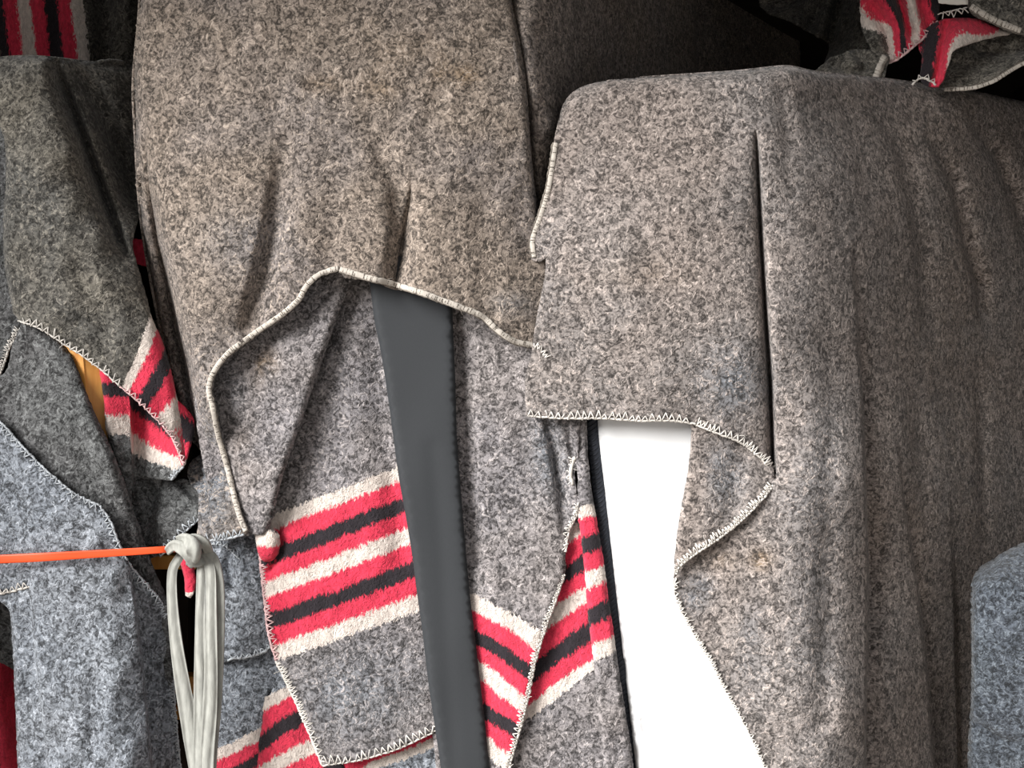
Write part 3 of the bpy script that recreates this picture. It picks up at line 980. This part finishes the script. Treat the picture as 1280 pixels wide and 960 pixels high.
# ------------------------------------------------------------------ blue-grey blankets lower left
F1 = Sheet([(27, 403), (45, 408), (62, 416), (80, 430), (92, 450), (103, 476), (114, 505), (126, 532), (140, 562), (155, 600), (166, 635), (176, 662),
            (184, 688), (194, 714), (206, 742), (214, 775), (214, 860), (60, 860), (-140, 700), (-140, 480), (0, 470), (16, 430)],
           [(27, 405, 28), (60, 430, 20), (20, 480, 26), (60, 530, 8), (100, 560, 4), (0, 560, 20), (120, 620, 8), (90, 480, 14), (160, 660, 18), (200, 760, 34), (-100, 600, 30),
            (100, 800, 40)],
           [T_round([(62, 416), (80, 430), (103, 476), (126, 532), (155, 600), (176, 662), (206, 742)], 14, 16),
            T_valley([(60, 480), (100, 560), (140, 640)], [0, 5, 4], 12)], seed=60)
f1 = cloth('moving_blanket', [F1], W_MID, 'mid grey blanket slanting down from upper left in front of the honey wood')

F2 = Sheet([(-140, 440), (0, 527), (30, 560), (60, 590), (95, 618), (125, 632), (137, 650), (150, 682), (165, 709), (185, 732), (202, 752), (213, 785),
            (217, 830), (218, 870), (222, 920), (226, 962), (232, 1090), (26, 1090), (22, 960), (18, 860), (12, 765), (-2, 750), (-20, 775), (-24, 1090), (-140, 1090)],  # unseen strip left of the slit, added to shade the red edge behind
           [(-100, 500, 20), (0, 540, 6), (60, 600, -6), (120, 640, -4), (60, 700, -14), (0, 700, 0), (30, 760, -4), (40, 1000, -10), (100, 850, -26), (140, 700, -10),
            (165, 830, -16), (178, 960, -16), (205, 830, 26), (215, 960, 30), (195, 760, 16), (160, 715, -4), (100, 1080, -26), (225, 1080, 34)],
           [T_valley([(-140, 710), (0, 703), (100, 696), (170, 692)], 7, 7, 9),
            T_step([(40, 738), (43, 790), (52, 870), (62, 960), (70, 1090)], [6, 10, 10, 8, 6], 60, 1),
            T_step([(160, 706), (168, 760), (176, 825), (182, 890), (188, 960), (194, 1090)], [8, 22, 26, 24, 22, 22], 60, -1),
            T_valley([(100, 720), (112, 820), (124, 960)], [0, 6, 4], 18),
            T_round([(12, 765), (18, 860), (22, 960), (26, 1090)], 8, 10)], seed=62, wave=(2.2, 50, 160))
f2 = cloth('moving_blanket', [F2], W_COOL, 'pale blue grey blanket wrapped round the lower left load under the orange strap')
hem(f2, F2, [(-30, 508), (0, 527), (30, 560), (60, 590), (95, 618), (125, 632)], inward=1, ln=7, pitch=7, cord=1.4, seed=21, mat=M_THREAD_B)
hem(f2, F2, [(125, 632), (137, 650), (150, 682), (165, 709), (185, 732), (202, 752)], inward=1, ln=7, pitch=7, cord=1.5, seed=22, mat=M_THREAD_B)
hem(f2, F2, [(202, 752), (213, 785), (217, 830), (218, 870), (222, 920), (226, 962)], inward=1, ln=7, pitch=4, cord=1.3, seed=23, mat=M_THREAD_B)
hem(f2, F2, [(-20, 746), (0, 742), (20, 738), (38, 733)], inward=-1, ln=7, pitch=6, cord=1.5, seed=24)

L1 = Sheet([(-140, 720), (30, 720), (40, 1090), (-140, 1090)], [(-100, 800, 120), (20, 800, 110), (30, 1080, 110), (-100, 1080, 120)],
           band=[(16, 760, .895), (26, 1000, .895), (-8, 760, .78), (0, 1000, .78), (-40, 760, .6), (-30, 1000, .6)], seed=64)
L1.B = 0.78 + (L1.V[:, 0] - 0.05 * (L1.V[:, 1] - 760) + 12) / 260.0
cloth('moving_blanket', [L1], W_MID, 'dark red striped blanket edge in the lower left picture corner')

Nn = Sheet([(150, 580), (185, 592), (214, 602), (232, 600), (262, 612), (262, 645), (246, 652), (232, 664), (215, 683), (196, 696), (176, 696), (160, 640)],
           [(165, 600, 62), (200, 610, 66), (245, 620, 62), (240, 655, 52), (200, 690, 56), (170, 660, 66), (205, 650, 50)],
           [T_valley([(195, 612), (190, 640), (186, 668)], 8, 7), T_valley([(226, 606), (240, 620), (256, 628)], 10, 4)], seed=66, wave=(1.5, 40, 40))
nn = cloth('moving_blanket', [Nn], W_MID, 'shaded grey blanket fold just above the pale knotted strap')
hem(nn, Nn, [(250, 648), (240, 657), (228, 668), (215, 683), (200, 695)], M_THREAD_B, inward=1, ln=9, pitch=6, cord=1.4, seed=25)

# ------------------------------------------------------------------ blue-grey blankets between knot and striped blanket
H1 = Sheet([(255, 668), (300, 664), (345, 680), (352, 740), (350, 800), (340, 810), (325, 817), (300, 823), (289, 822), (284, 828), (255, 826)],
           [(262, 700, 56), (300, 690, 46), (330, 720, 40), (300, 760, 40), (290, 820, 36), (330, 815, 42), (262, 800, 52)],
           [T_valley([(300, 680), (285, 700), (290, 730)], 10, 7), T_round([(325, 817), (300, 823), (289, 822), (284, 828)], 6, 3)], seed=70)
h1 = cloth('moving_blanket', [H1], W_COOL, 'small blue grey blanket lap beside the pale strap, short hem at its foot')
hem(h1, H1, [(284, 826), (292, 823), (304, 822), (325, 817), (340, 808)], M_THREAD_B, inward=-1, ln=6, pitch=7, cord=2.0, seed=26)
hem(h1, H1, [(262, 680), (280, 682), (292, 692), (300, 699)], M_THREAD_B, inward=-1, ln=5, pitch=7, cord=1.0, seed=27)
H2 = Sheet([(255, 790), (350, 790), (352, 850), (336, 868), (332, 900), (336, 960), (340, 1090), (255, 1090)],
           [(262, 800, 58), (340, 800, 56), (262, 950, 50), (330, 950, 52), (300, 880, 48), (300, 1080, 56)],
           band=[(272, 935, 0), (327, 908, 0), (270, 951, .105), (325, 926, .105), (303, 953, .225), (323, 942, .225), (300, 840, -.6)], seed=72)
H3 = Sheet([(350, 840), (366, 850), (400, 920), (430, 960), (440, 1090), (318, 1090), (322, 960), (324, 925), (328, 900), (331, 876), (338, 866)],
           [(340, 870, 40), (360, 860, 44), (325, 940, 38), (390, 940, 40), (360, 920, 34), (340, 1080, 44), (420, 1080, 44)],
           [T_round([(338, 866), (328, 900), (322, 960), (318, 1090)], 7, 6)],
           band=[(333, 870, 0), (362, 856, 0.0), (333, 887, .105), (362, 871, .105), (373, 898, .28), (327, 930, .28), (393, 933, .5), (342, 957, .5), (340, 840, -.15)], seed=73)
cloth('moving_blanket', [H2, H3], W_COOL, 'blue grey blanket with red stripes at the bottom edge, right of the pale strap')
H4 = Sheet([(395, 930), (470, 915), (570, 885), (600, 1090), (395, 1090)],
           [(400, 950, 50), (560, 900, 48), (480, 960, 44), (420, 1080, 52), (580, 1080, 50)],
           band=[(410, 962, .835), (468, 945, .835), (440, 972, .895), (500, 940, .895), (467, 962, 1.0), (542, 934, 1.0), (560, 1000, 1.6)], seed=74)
h4 = cloth('moving_blanket', [H4], W_COOL, 'strip of blue grey and pink blanket below the zigzag hem beside the band')

# ------------------------------------------------------------------ blanket-wrapped box lower right
R_ = Sheet([(1400, 640), (1300, 672), (1270, 682), (1242, 698), (1222, 712), (1214, 732), (1213, 780), (1214, 830), (1213, 880), (1210, 930), (1209, 970), (1208, 1090), (1400, 1090)],
           [(1216, 740, 150), (1214, 950, 150), (1240, 730, 132), (1250, 850, 128), (1300, 720, 136), (1300, 950, 132), (1390, 700, 150), (1390, 1080, 150), (1230, 700, 165), (1290, 680, 180)],
           [T_round([(1242, 698), (1222, 712), (1214, 732), (1213, 780), (1213, 880), (1209, 970), (1208, 1090)], 14, 20),
            T_round([(1400, 640), (1300, 672), (1270, 682), (1222, 712)], 34, 50),
            
            T_valley([(1214, 900), (1250, 925), (1290, 935)], [8, 8, 4], 6)], seed=80)
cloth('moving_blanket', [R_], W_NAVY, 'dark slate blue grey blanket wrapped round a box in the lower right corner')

# ------------------------------------------------------------------ upper left: striped blanket in the shade
P_ = Sheet([(-160, -140), (190, -140), (184, 120), (-160, 120)],
           [(-150, -100, 330), (0, -100, 330), (0, 80, 330), (100, 0, 330), (110, 80, 330), (132, 0, 350), (158, 0, 332), (180, 0, 380), (180, 100, 380), (-150, 100, 350)],
           [T_valley([(132, -140), (132, 110)], 34, 14), T_valley([(20, -140), (28, 110)], 10, 10), T_valley([(64, -140), (72, 110)], 8, 9)], seed=85)
P_.B = 1.0 - (108 - (P_.V[:, 0] - 0.12 * (P_.V[:, 1] - 35))) / 150.0
P_.B[P_.B < 0.24] = -9
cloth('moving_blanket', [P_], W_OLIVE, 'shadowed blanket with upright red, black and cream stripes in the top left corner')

# ------------------------------------------------------------------ upper right: crumpled bundle on the load
Q1 = Sheet([(1076, -90), (1075, 15), (1078, 38), (1088, 60), (1106, 80), (1126, 72), (1150, 52), (1172, 26), (1182, -90)],
           [(1080, -80, 190), (1080, 20, 185), (1100, 60, 175), (1130, 0, 160), (1140, 50, 170), (1170, 0, 180), (1170, -80, 180)],
           [T_valley([(1118, -60), (1124, 0), (1138, 42)], 26, 7), T_valley([(1092, 10), (1108, 35), (1114, 60)], 14, 8), T_valley([(1150, -30), (1152, 10), (1160, 30)], 10, 7)],
           band=[(1080, 14, .895), (1095, 26, .895), (1114, 38, .91), (1078, 34, 1.0), (1106, 50, 1.02), (1092, 60, 1.15), (1095, 0, .83), (1115, 25, .83), (1108, -10, .73), (1125, 20, .72), (1122, -20, .61),
                 (1133, 35, .64), (1140, 22, .5), (1143, 48, .5), (1152, 0, .39), (1156, 26, .42), (1168, -5, .28), (1125, 65, .8)], seed=90, res=4, wave=(3, 30, 30))
Q1.push(60)
Q2 = Sheet([(1148, 50), (1168, 28), (1210, 22), (1240, 31), (1266, 42), (1232, 49), (1194, 62), (1184, 85), (1172, 106), (1160, 108), (1150, 98), (1152, 72)],
           [(1155, 60, 170), (1165, 100, 160), (1180, 60, 150), (1200, 35, 160), (1240, 40, 180), (1170, 35, 172)],
           [T_valley([(1183, 28), (1178, 60), (1170, 100)], 12, 5)],
           band=[(1158, 85, .72), (1162, 50, .72), (1171, 90, .80), (1176, 50, .79), (1185, 30, .83), (1235, 34, .84), (1190, 55, .9), (1215, 44, .9), (1250, 38, .9), (1262, 42, 1), (1200, 60, 1)],
           seed=91, res=4, wave=(2, 30, 30))
Q2.push(60)
Q5 = Sheet([(1005, 100), (1035, 76), (1060, 64), (1090, 62), (1112, 70), (1104, 100), (1090, 118), (1000, 112)],
           [(1010, 100, 190), (1050, 70, 190), (1100, 75, 165), (1080, 95, 160), (1050, 100, 170)],
           [T_valley([(1040, 80), (1060, 92), (1090, 84)], 16, 6), T_valley([(1070, 66), (1080, 84), (1078, 104)], 14, 5)], seed=92, res=4, wave=(4, 30, 30))
Q5.push(60)
q1 = cloth('moving_blanket', [Q1, Q2, Q5], W_OLIVE, 'crumpled blanket with bright red stripes and cream borders at the upper right')
hem(q1, Q5, [(1110, 72), (1104, 84), (1099, 98)], inward=1, ln=9, pitch=5, cord=2, style='band', seed=28)
hem(q1, Q1, [(1172, 26), (1158, 44), (1140, 60), (1122, 74), (1112, 78)], M_THREAD_R, inward=1, ln=7, pitch=5, cord=1.6, seed=29)
hem(q1, Q2, [(1140, 106), (1150, 98), (1160, 100), (1170, 106)], inward=-1, ln=6, pitch=5, cord=1.6, seed=30)
lb = Sheet([(1172, -14), (1210, -14), (1210, 5), (1196, 6), (1174, 4)], [(1190, 0, 210)], band=None, seed=94, res=5, wave=None)
lo = cloth('sewn_label', [lb], M_LABEL, None, thick=0.001, parent=q1)
lo['label'] = 'white sewn-on tab'
hem(q1, 212, [(1172, 18), (1186, 14), (1198, 12), (1209, 9)], M_THREAD, inward=1, ln=7, pitch=5, cord=1.0, seed=31)
Q3 = Sheet([(1200, -90), (1211, 12), (1240, 29), (1274, 43), (1400, 40), (1400, -90)],
           [(1210, -50, 170), (1215, 10, 155), (1260, 30, 150), (1260, -40, 140), (1390, 20, 160), (1390, -80, 170)],
           [T_valley([(1240, -60), (1262, 0), (1290, 30)], 8, 10)], seed=95, res=5)
Q4 = Sheet([(1180, 60), (1200, 56), (1240, 44), (1290, 34), (1400, 40), (1400, 60), (1300, 68), (1280, 76), (1258, 88), (1240, 99), (1215, 107), (1190, 109), (1165, 108)],
           [(1185, 70, 210), (1180, 105, 190), (1220, 100, 180), (1250, 60, 200), (1290, 50, 190), (1280, 76, 170), (1390, 50, 190)],
           [T_valley([(1225, 64), (1260, 66), (1300, 58)], 18, 7), T_valley([(1190, 80), (1230, 82), (1260, 78)], 8, 8)], seed=96, res=4)
Q3.push(60)
Q4.push(60)
q3 = cloth('moving_blanket', [Q3, Q4], W_OLIVE, 'folded olive grey blanket with white edge binding in the upper right corner')
hem(q3, Q3, [(1211, 12), (1240, 29), (1274, 43)], inward=-1, ln=10, pitch=5, cord=1.0, style='band', seed=32)
hem(q3, Q4, [(1180, 109), (1215, 107), (1240, 99), (1258, 88), (1280, 76), (1320, 66)], M_THREAD_B, inward=1, ln=6, pitch=6, cord=0.8, style='band', seed=33)
Q6 = Sheet([(945, -100), (950, 5), (985, 25), (1010, 38), (1035, 55), (1030, 80), (1060, 75), (1100, 90), (1110, -100)],
           [(950, -80, 520), (960, 0, 520), (1020, 30, 460), (1040, 60, 420), (1090, 70, 380), (1090, -80, 420), (1030, -60, 480)],
           [T_valley([(1042, -60), (1050, 0), (1038, 50), (1010, 85)], 90, 9), T_valley([(960, 10), (985, 4), (1010, -10)], 30, 8), T_valley([(1000, 45), (1020, 20), (1034, -10)], 30, 7), T_valley([(990, -40), (1005, 10), (1020, 34)], 26, 9),
            T_valley([(1066, -20), (1060, 30), (1048, 60)], 30, 7)], seed=97, res=5, wave=(5, 40, 40))
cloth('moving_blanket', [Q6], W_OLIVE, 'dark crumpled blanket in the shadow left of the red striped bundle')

# ------------------------------------------------------------------ orange ratchet webbing
st = ribbon('tie_down_strap', [(-150, 705, -18), (0, 699, -20), (60, 696, -26), (110, 693, -24), (160, 690, -22), (205, 687, -18), (226, 686, 0)],
            [12, 12, 10.5, 11, 10, 9, 8], M_ORANGE, flat=0.14, sides=12)
tag(st, 'thin bright orange strap pulled across the blankets at left into the pale knot', 'strap')

# ------------------------------------------------------------------ pale knotted cloth strap
kn = empty('knotted_strap', W(245, 1080, 0.0), 'pale grey cotton strap knotted and hanging in long loops at lower left', 'strap')
ribbon('strand', [(226, 694, -8), (216, 712, -12), (215, 745, -14), (220, 800, -12), (229, 860, -12), (240, 920, -10), (252, 990, -8), (262, 1090, -6)],
       [11, 13, 16, 19, 22, 23, 22, 20], M_STRAP, kn, 0.20, folds=1.6)
ribbon('strand', [(252, 692, -10), (251, 730, -14), (250, 800, -16), (250, 870, -15), (251, 940, -14), (254, 1020, -10), (258, 1090, -8)],
       [10, 12, 14, 16, 18, 18, 16], M_STRAP, kn, 0.22, folds=1.5)
ribbon('strand', [(250, 690, -14), (262, 708, -20), (264, 750, -22), (264, 830, -22), (262, 900, -20), (259, 960, -18), (258, 1090, -12)],
       [12, 14, 16, 18, 17, 15, 12], M_STRAP, kn, 0.24, folds=1.7)
ribbon('strand', [(254, 687, -16), (268, 698, -18), (275, 730, -16), (276, 800, -16), (272, 880, -14), (266, 950, -12), (262, 1090, -8)],
       [10, 10, 9, 10, 10, 9, 9], M_STRAP, kn, 0.4)
ribbon('knot', [(208, 690, -14), (218, 682, -26), (232, 688, -34), (243, 702, -30), (252, 700, -18), (258, 690, -8)],
       [10, 15, 17, 15, 13, 8], M_STRAP, kn, 0.5, folds=1.5, step=3)
ribbon('knot', [(222, 676, -10), (230, 674, -30), (240, 680, -40), (242, 694, -38), (236, 708, -16)],
       [12, 16, 19, 17, 9], M_STRAP, kn, 0.5, folds=1.5, step=3)
ribbon('knot', [(228, 676, -16), (244, 674, -28), (256, 680, -28), (262, 692, -16)],
       [10, 14, 14, 10], M_STRAP, kn, 0.5, folds=1, step=3)

# little red blanket corner inside the loop
rc = Sheet([(224, 700), (236, 698), (243, 712), (244, 736), (238, 748), (232, 744), (230, 722)], [(235, 720, 20)],
           [T_round([(224, 700), (230, 722), (232, 744)], 6, 6), T_round([(236, 698), (243, 712), (244, 736)], 6, 6)], seed=99, res=3.5, wave=None)
rc.B = np.where(rc.V[:, 1] > 740, 0.95, 0.835) + 0 * rc.V[:, 0]
cloth('blanket_corner', [rc], W_MID, 'small red rolled blanket corner inside the loop of the pale strap')
# sliver of brown-red cloth deep in the dark gap
rs = Sheet([(150, 296), (185, 300), (190, 336), (178, 332), (150, 322)], [(175, 310, 190)], seed=100, res=5, wave=None)
rs.B = np.full(len(rs.V), 0.835)
cloth('blanket_corner', [rs], W_MID, 'dim sliver of red cloth in the dark gap left of the large central blanket')

# ------------------------------------------------------------------ what the blankets hang over
wr = empty('wardrobe', (-0.22, 0.35, 0.0), 'dark tall wardrobe hidden under the central blanket', 'wardrobe')
def wbox(nm, lo, hi): return box_mesh(nm, lo, hi, M_DARKWOOD, wr, bev=0.004)
wbox('body', (-0.42, 0.185, 0.08), (0.02, 0.55, 1.95))
wbox('plinth', (-0.40, 0.20, 0.0), (0.0, 0.53, 0.08))
